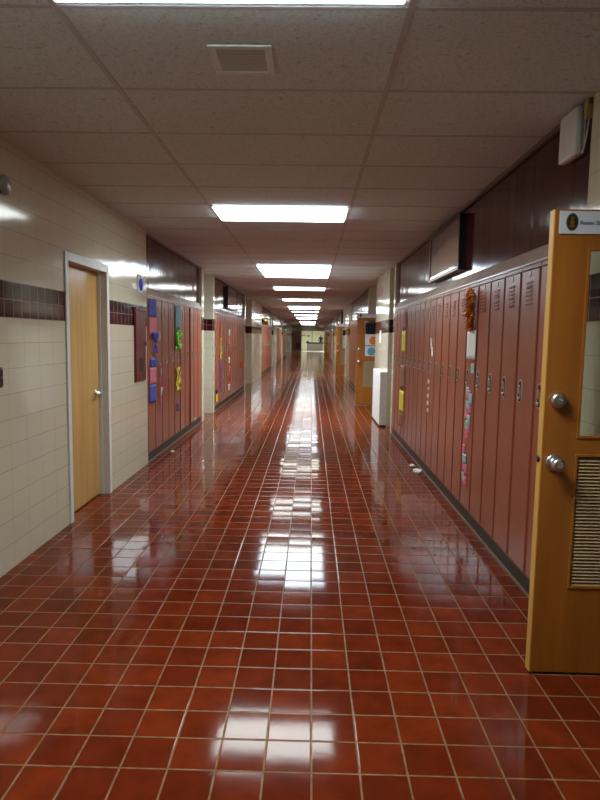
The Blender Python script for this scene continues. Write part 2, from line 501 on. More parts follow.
BANKNAME = {('L', 0): 'left-hand row after the pale door', ('L', 1): 'second left-hand row', ('L', 2): 'third left-hand row',
            ('L', 3): 'fourth left-hand row', ('L', 4): 'farthest left-hand row',
            ('R', 0): 'nearest right-hand row, behind the open door', ('R', 1): 'second right-hand row',
            ('R', 2): 'third right-hand row', ('R', 3): 'fourth right-hand row', ('R', 4): 'farthest right-hand row'}
SPECIAL = {('L', 0, 0): 'red locker hung with blue and pink paper, nearest in left-hand row after the pale door',
           ('L', 0, 4): 'red locker with teal, green and yellow paper, fifth in left-hand row after the pale door',
           ('R', 0, 5): 'red locker with copper tinsel and white paper on its door, nearest right-hand row',
           ('R', 0, 16): 'red locker with curling yellow papers near far end of nearest right-hand row',
           ('R', 0, 10): 'red locker with a string of small white notes, middle of nearest right-hand row'}
protos = {}
def bank(side, bi, y, n, p):
    for k in range(n):
        det = y+k*p < 31
        hand = .55 if side == 'L' else .27        # right row is turned round, so .17 is the far side
        key = (round(p, 4), det, side)
        lab = SPECIAL.get((side, bi, k)) or 'red-brown steel locker, %s from near end of %s' % (ORD[k], BANKNAME[(side, bi)])
        if key not in protos:
            o = make_locker(p, hand, det); protos[key] = o
        else:
            o = copy_tree(protos[key])
        if side == 'L':
            o.location = (LX, y+k*p, 0)
        else:
            o.location = (RX, y+(k+1)*p, 0); o.rotation_euler = (0, 0, pi)
        tag(o, lab, 'locker', 'lockers in the '+BANKNAME[(side, bi)])
        yield o
def swing(o, p, ang, hinge):
    """swing a locker door a little about its hinge side"""
    for d in o.children:
        if d.name.startswith('door'):
            h = Vector((-.01, hinge, 0))
            mt = Matrix.Translation(h) @ Matrix.Rotation(ang, 4, 'Z') @ Matrix.Translation(-h)
            d.location = mt.to_translation(); d.rotation_euler = (0, 0, ang)
for side, banks in (('L', L_BANKS), ('R', R_BANKS)):
    for bi, (y, n, p) in enumerate(banks):
        for k, o in enumerate(bank(side, bi, y, n, p)):
            if (side, bi, k) == ('L', 0, 7): swing(o, p, math.radians(3.2), p-.018)
            elif (side, bi, k) == ('L', 0, 5): swing(o, p, math.radians(1.6), p-.018)
            elif y+k*p < 31:
                swing(o, p, math.radians(random.uniform(0, .55))*(1 if side == 'L' else -1), (p-.018) if side == 'L' else .018)
        s = -1 if side == 'L' else 1
        fx = LX if side == 'L' else RX
        nm = BANKNAME[(side, bi)].replace(', behind the open door', '')
        y0 = y if (side, bi) != ('R', 0) else 2.945
        yend = y+n*p
        # sloping metal cap over the row
        m = MB()
        m.prism([(fx-s*.004, y0+.001, ZL), (fx-s*.004, y0+.001, ZL+.012), (fx+s*.038, y0+.001, ZT), (fx+s*.038, y0+.001, ZL)], (0, yend-y0-.002, 0))
        o = m.build('sloping_cornice', M['cap']); tag(o, 'long sloping metal cornice above the %s' % nm, 'cornice')
        m = MB()
        m.box(min(fx+s*.012, fx+s*.06), max(fx+s*.012, fx+s*.06), y+.001, yend-.001, .001, .098, M['plinth'])
        o = m.build('locker_plinth', None)
        MB().box(min(fx+s*.004, fx+s*.0115), max(fx+s*.004, fx+s*.0115), y+.001, yend-.001, .001, .014).build('floor_bead', M['beadtan'], o); tag(o, 'dark base strip under the %s' % nm, 'plinth')

# ------------------------------------------------------------------ ceiling lights
LAMP_W = 27
def light_panel(y, warm, label, group='ceiling light panels down the corridor'):
    t = thing('ceiling_light', label, 'light', (-.29, y+.305, ZC), 0, group)
    m = MB()
    a, b = .596, .290
    for x0, x1, y0, y1 in ((-a, a, -b, -b+.018), (-a, a, b-.018, b), (-a, -a+.018, -b+.018, b-.018), (a-.018, a, -b+.018, b-.018)):
        m.box(x0, x1, y0, y1, -.014, -.005)
    m.build('frame', M['white'], t)
    MB().box(-a+.019, a-.019, -b+.019, b-.019, -.033, -.006, bev=.007).build('lens', M[warm], t)
    ld = bpy.data.lights.new('lamp', 'AREA'); ld.shape = 'RECTANGLE'; ld.size = 1.1; ld.size_y = .5
    ld.energy = LAMP_W; ld.spread = math.radians(150); ld.color = {'lens_warm': (.93, 1, .97), 'lens_cool': (.80, .93, 1), 'lens_yellow': (.96, 1, .92)}[warm]
    lo = bpy.data.objects.new('lamp', ld); COL.objects.link(lo); lo.parent = t; lo.location = (0, 0, -.038)
P = .61
light_panel(1.55, 'lens_warm', 'large bright ceiling light panel cut by the top edge of the photo')
light_panel(5.35, 'lens_warm', 'bright ceiling light panel, first whole one down the corridor')
for i in range(3):
    light_panel(9.62+P*i, ('lens_cool', 'lens_cool', 'lens_warm')[i], '%s panel of the bright triple ceiling light before the first alcoves' % ('near', 'middle', 'far')[i])
ys = [13.89, 18.16] + [22.43+P*i for i in range(3)] + [26.70+.2, 31.0, 35.24, 35.85, 36.46, 43.78, 48.66, 53.6]
ys = [2.30+P*round((y-2.30)/P) for y in ys]
for i, y in enumerate(ys):
    light_panel(y, ('lens_warm', 'lens_yellow', 'lens_cool')[i % 3 if i < 12 else 1], 'distant ceiling light panel, %s beyond the bright triple light' % ORD[i])

def ceiling_vent(x, y, wx, wy, label, dark=False):
    t = thing('ceiling_vent', label, 'vent', (x, y, ZC))
    m = MB(); a, b = wx/2, wy/2; f = .03 if not dark else .012
    for x0, x1, y0, y1 in ((-a, a, -b, -b+f), (-a, a, b-f, b), (-a, -a+f, -b+f, b-f), (a-f, a, -b+f, b-f)):
        m.box(x0, x1, y0, y1, -.013, -.005, bev=.003)
    m.build('frame', M['ventwhite' if not dark else 'dark'], t)
    m = MB()
    if dark:
        m.box(-a+f, a-f, -b+f, b-f, -.007, -.0055, M['dark'])
        for i in range(4): m.box(-a+f, a-f, -b+f+(i+.4)*(wy-2*f)/4, -b+f+(i+.6)*(wy-2*f)/4, -.011, -.007, M['bronze'])
    else:
        m.box(-a+f, a-f, -b+f, b-f, -.008, -.0055, M['ventgrey'])
        for i in range(15): m.box(-a+f, a-f, -b+f+i*(wy-2*f)/15, -b+f+(i+.3)*(wy-2*f)/15, -.0095, -.008, M['white'])
    m.build('grille', None, t)
M['ventwhite'] = plain('vent_white', srgb(226, 238, 244), .4)
M['ventgrey'] = plain('vent_grey', srgb(182, 200, 214), .5)
ceiling_vent(-.297, 2.595, .25, .26, 'small square ceiling vent with grey grille just past the top light panel')
ceiling_vent(-1.53, 11.40, .42, .16, 'dark slot vent in the ceiling before the second left-hand locker row')
ceiling_vent(-1.45, 17.75, .56, .2, 'dark slot vent in the ceiling farther along on the left')

# ------------------------------------------------------------------ left door
t = thing('pale_door', 'closed pale maple door in a grey metal frame in the left tiled wall', 'door', (LX, 4.965, 0))
fw = .05; y0, y1 = DY0-4.965-.03, DY1-4.965+.03
m = MB()
x0, x1 = -.125, .012
iy0, iy1 = DY0-4.965+.028, DY1-4.965-.028; iz = DZ-.035
m.box(0.001, x1, y0, iy0, 0.001, DZ+.03, bev=.003); m.box(0.001, x1, iy1, y1, 0.001, DZ+.03, bev=.003)
m.box(0.001, x1, iy0, iy1, iz, DZ+.03, bev=.003)
m.box(x0, .002, DY0-4.965+.002, iy0, .001, DZ-.003); m.box(x0, .002, iy1, DY1-4.965-.002, .001, DZ-.003); m.box(x0, .002, iy0, iy1, iz, DZ-.003)
m.box(x0, -.045, iy1-.015, iy1, .001, iz); m.box(x0, -.072, iy0, iy0+.012, .001, iz)
m.build('door_frame', M['frame'], t)
MB().box(-.118, -.074, iy0+.003, iy1-.017, .012, iz-.003, bev=.002).build('leaf', M['maple'], t)
MB().box(-.17, -.13, DY0-4.965+.003, DY1-4.965-.003, .002, DZ-.004).build('backing', M['dark'], t)
hy = 5.30-4.965; hz = .925
m = MB()
m.lathe([(.033, 0), (.033, .006), (.027, .011), (.012, .013), (.011, .05), (.0, .051)], (-.074, hy, hz), (1, 0, 0))
m.tube([(-.03, hy, hz), (-.026, hy-.03, hz+.001), (-.026, hy-.075, hz+.002), (-.03, hy-.115, hz)], .010, n=12)
m.build('lever_handle', M['chrome'], t)
MB().cyl((-.074, hy, hz-.001), (-.022, hy, hz-.001), .008).build('key_cylinder', M['steel'], t)

# maroon wall cabinet
t = thing('wall_cabinet', 'tall narrow maroon metal cabinet with a small black window on the left tiled wall', 'cabinet', (LX, 6.42, .95))
m = MB()
m.box(.001, .012, -.20, .20, 0, .77, bev=.003)
m.build('body', M['maroon'], t)
d = MB().box(.0125, .020, -.185, .185, .015, .73, bev=.003).build('door', M['maroon'], t)
MB().box(.0205, .023, -.065, .075, .10, .25, M['black'], bev=.001).build('window', None, d)
MB().box(.0205, .045, .135, .150, .37, .42, M['chrome'], bev=.003).build('pull', None, d)
MB().box(.0125, .026, -.20, .20, .738, .768, bev=.002).build('top_flange', M['maroon'], t)
# blue round sign on white card
t = thing('wall_sign', 'white card with a blue round disc high on the left tiled wall', 'sign', (LX, 6.45, 1.88))
MB().box(.001, .010, -.07, .07, 0, .185, M['frame'], bev=.002).build('card', M['white'], t)
MB().lathe([(.064, 0), (.064, .006), (.055, .010)], (.0105, .012, .085), (1, 0, 0)).build('disc', M['blue_sign'], t)
MB().box(.0105, .013, -.05, .05, .015, .022, M['black']).build('base_strip', None, t)
MB().box(.0105, .012, -.02, .03, .155, .172, M['ink']).build('mark', None, t)
# grey wall bell and switch at left edge
t = thing('wall_bell', 'small round grey bell high on the left wall at the photo edge', 'bell', (LX, 3.585, 2.285))
MB().lathe([(.05, .001), (.05, .02), (.045, .025)], (0, 0, 0), (1, 0, 0)).build('base', M['bronze'], t)
MB().lathe([(.058, .026), (.058, .034), (.050, .048), (.03, .057), (.008, .06), (.001, .06)], (0, 0, 0), (1, 0, 0)).build('dome', M['bell'], t)
t = thing('light_switch', 'dark wall switch with two rockers on the left wall at the photo edge', 'switch', (LX, 3.49, 1.12))
MB().box(.001, .008, -.045, .045, 0, .118, bev=.003).build('plate', M['bronze'], t)
for z in (.012, .064): MB().box(.0085, .016, -.036, .036, z, z+.044, bev=.003).build('rocker', M['black'], t)

# ------------------------------------------------------------------ open doors on the right
def text_mesh(s, size, mat, name, parent, loc, rot, ext=.0006):
    c = bpy.data.curves.new(name, 'FONT'); c.body = s; c.size = size; c.extrude = ext
    o = bpy.data.objects.new(name, c); COL.objects.link(o)
    bpy.context.view_layer.update()
    dg = bpy.context.evaluated_depsgraph_get()
    me = bpy.data.meshes.new_from_object(o.evaluated_get(dg))
    bpy.data.objects.remove(o)
    me.materials.clear(); me.materials.append(mat)
    q = bpy.data.objects.new(name, me); COL.objects.link(q)
    q.parent = parent; q.location = loc; q.rotation_euler = rot
    return q
def make_open_door(label, y, sign='Room 20'):
    t = thing('classroom_door', label, 'door', (.97, y, 0), 0, 'open classroom doors')
    W, T, H = .91, .045, 1.967; wx0, wx1 = .139, .775
    m = MB()
    m.box(.002, wx0, 0, T, .012, H, bev=.002); m.box(wx1, W, 0, T, .012, H, bev=.002)
    m.box(wx0-.001, wx1+.001, .0004, T-.0004, .012, .39); m.box(wx0-.001, wx1+.001, .0004, T-.0004, .972, 1.038)
    m.box(wx0-.001, wx1+.001, .0004, T-.0004, 1.815, H)
    leaf = m.build('leaf', M['amber'], t)
    MB().box(-.0025, .0018, .001, T-.001, .012, H-.001).build('edge_band', M['edge'], t)
    m = MB()
    for z0, z1 in ((.390, .972), (1.038, 1.815)):
        for a in ((wx0, wx0+.012, z0, z1), (wx1-.012, wx1, z0, z1), (wx0+.012, wx1-.012, z0, z0+.012), (wx0+.012, wx1-.012, z1-.012, z1)):
            m.box(a[0], a[1], -.004, .012, a[2], a[3], bev=.002)
    m.build('window_bead', M['edge'] if False else M['amber'], t)
    MB().box(wx0+.001, wx1-.001, .018, .024, 1.039, 1.814).build('window_pane', M['glass'], t)
    m = MB()
    n = 38
    for i in range(n):
        z = .404+i*(.956-.404)/n
        m.prism([(wx0+.012, -.001, z), (wx0+.012, .003, z), (wx0+.012, .016, z+.0125), (wx0+.012, .012, z+.0125)], (wx1-wx0-.024, 0, 0), M['bronzegrille'])
    m.box(wx0+.001, wx1-.001, .026, .030, .391, .971, M['bronze'])
    m.build('louver_grille', None, t)
    k = MB().lathe([(.036, -.001), (.036, .008), (.030, .012), (.016, .014), (.015, .032), (.022, .036), (.029, .044), (.029, .058), (.024, .066), (.010, .069), (.001, .069)], (.052, 0, .935), (0, -1, 0), n=28).build('door_knob', M['chrome'], t)
    k = MB().lathe([(.033, -.001), (.033, .014), (.029, .026), (.024, .030), (.001, .031)], (.052, 0, 1.198), (0, -1, 0), n=28).build('deadbolt', M['chrome'], t)
    MB().box(.044, .060, -.046, -.0305, 1.194, 1.202, M['steel'], bev=.002).build('thumb_turn', None, k)
    MB().lathe([(.014, -.001), (.014, .006), (.001, .007)], (-.002, .022, .945), (-1, 0, 0), n=14).build('latch', M['black'], t)
    sg = MB().box(.018, .40, -.0045, -.0005, 1.870, 1.959).build('room_sign', M['signwhite'], t)
    sg['label'] = 'white room sign with a brown oval emblem'
    m = MB()
    def oval(rx, rz, y0, y1, mat):
        m.prism([(.068+rx*math.cos(2*pi*i/28), y0, 1.916+rz*math.sin(2*pi*i/28)) for i in range(28)], (0, y1-y0, 0), mat)
    oval(.024, .0345, -.0046, -.0054, M['emblem']); oval(.0203, .0300, -.0054, -.0058, M['emblemgold']); oval(.0190, .0284, -.0058, -.0062, M['emblem'])
    for rx, rz, cz in ((.006, .007, .014), (.009, .010, -.002), (.012, .005, -.016)):
        m.prism([(.068+rx*math.cos(2*pi*i/16), -.0062, 1.916+cz+rz*math.sin(2*pi*i/16)) for i in range(16)], (0, -.0006, 0), M['emblemgold'])
    m.build('emblem', None, sg)
    text_mesh(sign, .0224, M['ink'], 'lettering', sg, (.099, -.0055, 1.906), (pi/2, 0, 0))
    m = MB()
    for z in (.25, 1.0, 1.72): m.cyl((W+.006, T+.002, z-.05), (W+.006, T+.002, z+.05), .007, n=10)
    m.build('hinge', M['steel'], t)
    return t
d0 = make_open_door('open amber wooden door with wired window and louver grille, nearest on the right', DOOR_Y[0])
d1 = copy_tree(d0); d1.location.y = DOOR_Y[1]; d1['label'] = 'open amber wooden door standing beyond the white heater cabinet'
d2 = copy_tree(d0); d2.location.y = DOOR_Y[2]; d2['label'] = 'distant open brown door past the second right-hand locker row'
d3 = copy_tree(d0); d3.location.y = DOOR_Y[3]; d3['label'] = 'open brown door nearest the far end of the corridor on the right'
fn = 0
for dy in DOOR_Y:
    a, b = dy-.955, dy-.025
    m = MB()
    m.box(RO-.012, RO+.115, a, a+.03, .001, 2.025); m.box(RO-.012, RO+.115, b-.03, b, .001, 2.025); m.box(RO-.012, RO+.115, a+.03, b-.03, 1.99, 2.025)
    struct(m.build('door_%d' % (fn+1), M['frame'])); fn += 1

# white box and raceway above right lockers
t = thing('wireless_box', 'white rounded plastic box high on the dark wood panel at right', 'box', (RX+.04, 3.115, 2.32))
MB().box(-.052, -.012, -.098, .098, 0, .225, bev=.014, seg=3).build('housing', M['white'], t)
MB().box(-.0115, -.001, -.09, .09, .01, .215).build('mount', M['frame'], t)
t = thing('cable_raceway', 'short beige cable raceway at the ceiling edge beside the white box', 'raceway', (RX+.04, 2.955, 2.465))
MB().box(-.030, -.001, 0, .03, 0, .088, bev=.002).build('cover', M['beige'], t)
MB().tube([(-.012, .012, -.0005), (-.012, .018, -.03), (-.012, .035, -.09), (-.012, .05, -.125), (-.014, .063, -.135), (-.013, .070, -.118)], .0035).build('cable', M['white'], t)

# framed pictures
def picture(x, s, ya, yb, z0, z1, label):
    t = thing('framed_picture', label, 'picture', (x, (ya+yb)/2, z0), 0, 'framed pictures on the wood panels')
    h = (yb-ya)/2; H = z1-z0; D = .06; f = .028
    def bx(m, x0, x1, *r, **k): m.box(min(s*x0, s*x1), max(s*x0, s*x1), *r, **k)
    m = MB()
    bx(m, -.001, -D, -h, -h+f, 0, H); bx(m, -.001, -D, h-f, h, 0, H)
    bx(m, -.001, -D, -h+f, h-f, 0, f); bx(m, -.001, -D, -h+f, h-f, H-f, H)
    m.build('frame', M['navy'], t)
    m = MB()
    bx(m, -D-.0005, -D-.004, h-.022, h, 0, H); bx(m, -D-.0005, -D-.004, -h, h-.022, 0, .018); 
    o = m.build('frame_lip', M['pale_edge'], t)
    m = MB(); bx(m, -.002, -.052, -h+f, h-f, f, H-f); m.build('print', M['picture'], t)
    m = MB(); bx(m, -.0535, -.0565, -h+f, h-f, f, H-f); m.build('glass', M['picglass'], t)
picture(RX+.04, 1, 5.23, 6.5, 2.025, 2.487, 'large framed picture in a deep dark frame on the right wood panel')
picture(LX-.045, -1, 13.2, 14.8, 2.03, 2.50, 'dark framed picture above the second left-hand locker row')
picture(RX+.04, 1, 25.5, 26.8, 2.03, 2.50, 'far dark framed picture above the third right-hand locker row')

# white heater cabinet on right pier
t = thing('heater_cabinet', 'white floor-standing heater cabinet against the first right-hand tiled pier', 'heater', (RX, 10.45, 0))
MB().box(-.115, -.001, -.57, .57, .03, .90, bev=.008).build('housing', M['white'], t)
MB().box(-.108, -.003, -.56, .56, .001, .0295).build('plinth', M['dark'], t)
m = MB()
for i in range(6): m.box(-.1175, -.1152, -.5, .5, .80+i*.012, .805+i*.012, M['frame'])
m.build('top_grille', None, t)

# ------------------------------------------------------------------ papers
def paper(name, label, cat, side, ya, yb, z0, z1, mat, curl=.0, off=.006, wave=0, group=None, edge=0, taper=0):
    """sheet on a locker or wall; ya..yb along the corridor; curl lifts its far/near edge"""
    fx = LX if side == 'L' else RX
    s = 1 if side == 'L' else -1
    R, C = 7, 7; grid = []
    for i in range(R):
        row = []
        v = i/(R-1)
        for j in range(C):
            u = j/(C-1)
            w_ = 1-taper*abs(v-.5)*2*0 - taper*(1-v)
            yy = (ya+yb)/2 + (u-.5)*(yb-ya)*w_
            lift = curl*(u**2 if edge == 0 else (1-u)**2) + wave*math.sin(v*7+u*2)
            row.append((s*lift, yy-(ya+yb)/2, z0+(z1-z0)*v-z0))
        grid.append(row)
    m = MB().sheet(grid, .0016, None, (s, 0, 0))
    o = m.build(name, M[mat], None, (fx+s*off, (ya+yb)/2, z0))
    return tag(o, label, cat, group)
c1 = 'first left-hand locker'
paper('paper_square', 'blue paper square at the top of the '+c1, 'paper', 'L', 6.78, 7.03, 1.64, 1.835, 'paper_blue', .02, .010, group='paper squares on the first left locker')
paper('paper_square', 'pink paper square below the top blue one on the '+c1, 'paper', 'L', 6.79, 7.04, 1.44, 1.635, 'paper_pink', .02, .010, group='paper squares on the first left locker')
paper('paper_square', 'narrow blue paper just below the handle of the '+c1, 'paper', 'L', 6.83, 7.03, 1.075, 1.17, 'paper_royal', .015, .010, group='paper squares on the first left locker')
paper('paper_square', 'pink paper square in lower half of the '+c1, 'paper', 'L', 6.79, 7.02, .88, 1.07, 'paper_pink', .015, .010, group='paper squares on the first left locker')
paper('paper_square', 'lowest blue paper square on the '+c1, 'paper', 'L', 6.78, 7.01, .67, .875, 'paper_blue', .015, .010, group='paper squares on the first left locker')
# royal blue bow
t = thing('paper_bow', 'royal blue paper bow in the middle of the first left-hand locker door', 'bow', (LX+.03, 6.96, 1.205))
def fan(up):
    rows = []
    for i in range(6):
        v = i/5
        w_ = .03+.10*v
        rows.append([(.012*((j % 2)), -w_+2*w_*j/8, (.035+.115*v)*up) for j in range(9)])
    return rows
MB().sheet([[Vector(p)+Vector((0, 0, .115)) for p in r] for r in fan(1)], .002).build('upper_fan', M['paper_royal'], t)
MB().sheet([[Vector((p[0], p[1]*.6, p[2]*.55))+Vector((0, 0, .115)) for p in r] for r in fan(-1)], .002).build('lower_fan', M['paper_royal'], t)
MB().lathe([(.02, 0), (.024, .01), (.012, .022), (.001, .024)], (0, 0, .115), (1, 0, 0), n=16).build('knot', M['paper_blue'], t)
# ribbon on second locker
t = thing('hanging_ribbon', 'thin red and purple ribbon with white tag on the second left-hand locker', 'ribbon', (LX+.016, 7.24, .50))
def strip(y, w_, z0, z1, amp, ph):
    return [[(.004*math.sin(i*.9+ph)+.006, y+amp*math.sin(i*.55+ph)+(-w_ if j == 0 else w_), z0+(z1-z0)*i/14) for j in range(2)] for i in range(15)]
MB().sheet(strip(0, .012, 0, .60, .012, 0), .0015).build('red_ribbon', M['paper_hotpink'], t)
MB().sheet(strip(.03, .008, .05, .58, .015, 1.5), .0015).build('purple_ribbon', M['paper_purple'], t)
MB().sheet([[(.010+.004*i, -.04+.06*j+.01*i, .22+.05*i) for j in range(2)] for i in range(3)], .0015).build('white_tag', M['paper_white'], t)
MB().sheet([[(.012, -.03+.06*j, .46+.04*i) for j in range(2)] for i in range(3)], .0015).build('grey_tag', M['paper_mint'], t)
m = MB(); m.tube([(.008, -.035+.055*math.cos(a), .885+.05*math.sin(a)) for a in [x*.35-1.2 for x in range(9)]], .008)
o = m.build('paper_arc', M['paper_white'], None, (LX+.012, 7.20, .54)); tag(o, 'white curved paper hook above the ribbon on the second left-hand locker', 'paper')
c5 = 'fifth left-hand locker'
paper('paper_strip', 'long teal paper strip at the top of the '+c5, 'paper', 'L', 8.09, 8.33, 1.52, 1.83, 'paper_teal', .012, .010)
# lime streamer
def frill(name, label, side, y, z0, z1, w_, mat, seed, cat='streamer', n=26, depth=.03):
    r = random.Random(seed); m = MB()
    fx = LX if side == 'L' else RX; s = 1 if side == 'L' else -1
    for i in range(n):
        z = (z1-z0)*r.random(); yy = (r.random()-.5)*w_
        a = r.uniform(.5, 1)*w_*.35; tl = r.uniform(-.6, .6); dx = r.uniform(.004, depth)
        g_ = [[(s*(dx*u), yy+(v-.5)*a+tl*a*u, min(max(z+u*a*.8-.4*a, 0), z1-z0)+v*.004) for v in (0, .5, 1)] for u in (0, .5, 1)]
        m.sheet(g_, .0012, None, (s, 0, 0))
    m.sheet([[(s*.001, -w_*.2+w_*.4*j, (z1-z0)*i/4) for j in range(2)] for i in range(5)], .001, None, (s, 0, 0))
    return tag(m.build(name, M[mat], None, (fx+s*.014, y, z0)), label, cat)
frill('paper_streamer', 'frilly lime green paper streamer on the '+c5, 'L', 8.23, 1.24, 1.51, .26, 'paper_green', 3, n=44)
frill('paper_streamer', 'bright yellow paper cut-out on the lower half of the '+c5, 'L', 8.21, .69, 1.01, .22, 'paper_yellow', 4, n=44, depth=.02)
paper('paper_scrap', 'small purple paper scrap near the bottom of the '+c5, 'paper', 'L', 8.14, 8.26, .42, .53, 'paper_purple', .01, .012)
# second left row
for i, (z0, z1, mt, cn) in enumerate(((1.40, 1.70, 'paper_orange', 'orange'), (.97, 1.39, 'paper_yellow', 'yellow'), (.33, .96, 'paper_blue', 'blue'))):
    frill('paper_streamer', '%s section of the long streamer on the second left-hand row of lockers' % cn, 'L', 12.15, z0, z1, .17, mt, 10+i, n=30)
for i in range(7):
    z = .25+i*.2
    paper('paper_note', '%s small note from the bottom of the white and red column, second left-hand row' % ORD[i], 'note', 'L', 13.30+.02*(i % 2), 13.48, z, z+.13,
          ('paper_white', 'paper_red', 'paper_pink')[i % 3], .01, .009, group='column of white and red notes')
paper('paper_note', 'single red paper toward the far end of the second left-hand row', 'note', 'L', 15.55, 15.95, .62, .78, 'paper_red', .01, .004)
t = thing('yellow_tag', 'small yellow and black tag low at the near end of the second left-hand row', 'tag', (LX, 11.62, .18))
MB().box(.010, .022, -.09, .09, 0, .15, bev=.004).build('lower_card', M['paper_mustard'], t)
MB().box(.010, .026, -.07, .09, .151, .24, bev=.004).build('upper_card', M['black'], t)
frill('gold_garland', 'gold tinsel garland on the wood panel above the third left-hand row', 'L', 23.9, 1.9, 2.16, 1.6, 'gold', 21, 'garland', 70, .08)

# right row decorations
ctr = 4.77
def tinsel(y, z0, z1):
    r = random.Random(5); m = MB()
    for i in range(520):
        v = r.random()**.8
        z = z1-(z1-z0)*v; rad = .032+.028*math.sin(min(1, v*1.3)*pi)
        a = r.uniform(-pi/2, pi/2); x = -abs(math.cos(a))*rad*r.uniform(.3, 1); yy = math.sin(a)*rad*1.15*r.uniform(.4, 1)
        L = r.uniform(.025, .06); e = Euler((r.uniform(-1, 1), r.uniform(-1, 1), r.uniform(0, 6.28)))
        R_ = e.to_matrix(); c = Vector((x, yy, z-z0))
        p = [c + R_ @ Vector(q) for q in ((-.003, 0, 0), (.003, 0, 0), (.003, .002, -L), (-.003, .002, -L))]
        for q in p: q.x = min(q.x, -.001)
        m.sheet([[p[0], p[1]], [p[3], p[2]]], .0008)
    o = m.build('tinsel_garland', M['tinsel'], None, (RX-.014, y, z0))
    return tag(o, 'copper tinsel garland hanging at the top of a right-hand locker door', 'garland')
tinsel(4.70, 1.54, 1.83)
paper('paper_sheet', 'white paper sheet under the copper tinsel on a right-hand locker', 'paper', 'R', 4.60, 4.80, 1.29, 1.51, 'paper_white', .015, .010, edge=0)
paper('paper_note', 'small mint note beside the handle below the white sheet', 'note', 'R', 4.62, 4.68, 1.18, 1.26, 'paper_mint', .006, .010)
notes = [(4.83, 1.00, .06, .09, 'mint'), (4.775, .985, .05, .085, 'hotpink'), (4.725, .965, .06, .085, 'mint'), (4.795, .915, .07, .07, 'mint'), (4.745, .89, .05, .08, 'hotpink'),
         (4.83, .835, .07, .085, 'pink'), (4.76, .80, .06, .08, 'mint'), (4.80, .755, .06, .075, 'mint'), (4.755, .735, .04, .075, 'hotpink'), (4.80, .685, .045, .06, 'hotpink'),
         (4.87, .555, .04, .075, 'hotpink'), (4.83, .49, .08, .07, 'mint'), (4.85, .42, .06, .065, 'hotpink'), (4.79, .40, .05, .085, 'pink'), (4.84, .335, .07, .075, 'mint'), (4.78, .315, .05, .075, 'hotpink')]
for i, (y, z, w_, h, c) in enumerate(notes):
    pos = 'upper' if z > .6 else 'lower'
    paper('sticky_note', '%s %s note from the top of the note trail below the copper tinsel' % (ORD[i], {'mint': 'mint', 'hotpink': 'hot pink', 'pink': 'pale pink'}[c]), 'note', 'R',
          y-w_/2-.05, y+w_/2-.05, z-.02, z-.02+h, 'paper_'+c, .008, .004+.002*(i % 4), group='trail of pink and mint notes')
yk = 8.13
paper('paper_sheet', 'yellow paper on the upper half of a far right-hand locker', 'paper', 'R', 8.05, 8.27, 1.25, 1.54, 'paper_yellow', .012, .006, edge=0)
paper('paper_sheet', 'brown paper curling below the handle of a far right-hand locker', 'paper', 'R', 8.05, 8.28, .77, 1.09, 'paper_brown', .02, .006, edge=0)  # sheet added for the shade behind the curling yellow papers
paper('paper_sheet', 'yellow paper curling low on a far right-hand locker', 'paper', 'R', 8.05, 8.30, .45, .745, 'paper_yellow', .02, .006, edge=0)
paper('paper_sheet', 'lowest brown paper on a far right-hand locker', 'paper', 'R', 8.06, 8.26, .27, .44, 'paper_brown', .02, .012, edge=0)  # stands for the shadow under the low yellow paper
paper('paper_sheet', 'salmon paper at the top of a far right-hand locker above the yellow one', 'paper', 'R', 8.04, 8.24, 1.56, 1.80, 'paper_salmon', .012, .012, edge=0)
rr = random.Random(9)
for i in range(11):
    z = (1.45-.03*i) if i < 6 else (1.02-.075*(i-6))
    y = (6.32-.022*i) if i < 6 else 6.37+rr.uniform(-.02, .02)
    w_ = rr.uniform(.02, .05); h = rr.uniform(.025, .05)
    paper('white_scrap', '%s white scrap from the top in the trail of small white papers, right-hand row' % ORD[i], 'paper', 'R', y-w_/2, y+w_/2, z-h, z, 'paper_white', .01, .004+.002*(i % 3), group='trail of small white scraps')
# second open door: posters on the glass
def card(name, label, x0, x1, y, z0, z1, mat, cat='poster', disc=None):
    t = thing(name, label, cat, ((x0+x1)/2, y, z0))
    MB().box(-(x1-x0)/2, (x1-x0)/2, -.003, 0, 0, z1-z0).build('sheet', M[mat], t)
    if disc:
        MB().lathe([(disc[2], 0), (disc[2], .002), (disc[2]*.9, .0025)], (disc[0], -.0035, disc[1]), (0, -1, 0)).build('circle', M[disc[3]], t)
y = DOOR_Y[1]+.014
card('poster', 'dark poster at the top of the window of the open door beyond the heater', 1.15, 1.42, y, 1.54, 1.76, 'navy')
card('poster', 'white poster with orange disc on the window of the open door beyond the heater', 1.15, 1.42, y, 1.29, 1.52, 'paper_white', disc=(.04, .10, .09, 'paper_orange'))
card('poster', 'pale poster with teal disc low on the window of the open door beyond the heater', 1.15, 1.42, y, 1.06, 1.27, 'signwhite', disc=(0, .10, .085, 'paper_teal'))
# tags on the right pier
t = thing('pink_tag', 'pink hexagonal tag high on the first right-hand tiled pier', 'tag', (RX, 11.05, 2.20))
MB().prism([(.001, .11*math.cos(pi*i/3), .08+.08*math.sin(pi*i/3)) for i in range(6)], (-.0075, 0, 0), M['paper_red']).build('card', None, t)
MB().prism([(-.0075, .08*math.cos(pi*i/3), .08+.058*math.sin(pi*i/3)) for i in range(6)], (-.001, 0, 0), M['paper_hotpink']).build('centre', None, t)
o = MB().box(-.004, .001, -.11, .11, 0, .22).build('paper_sheet', M['paper_white'], None, (RX, 11.05, 1.36)); tag(o, 'white paper below the maroon stripe on the first right-hand tiled pier', 'paper')

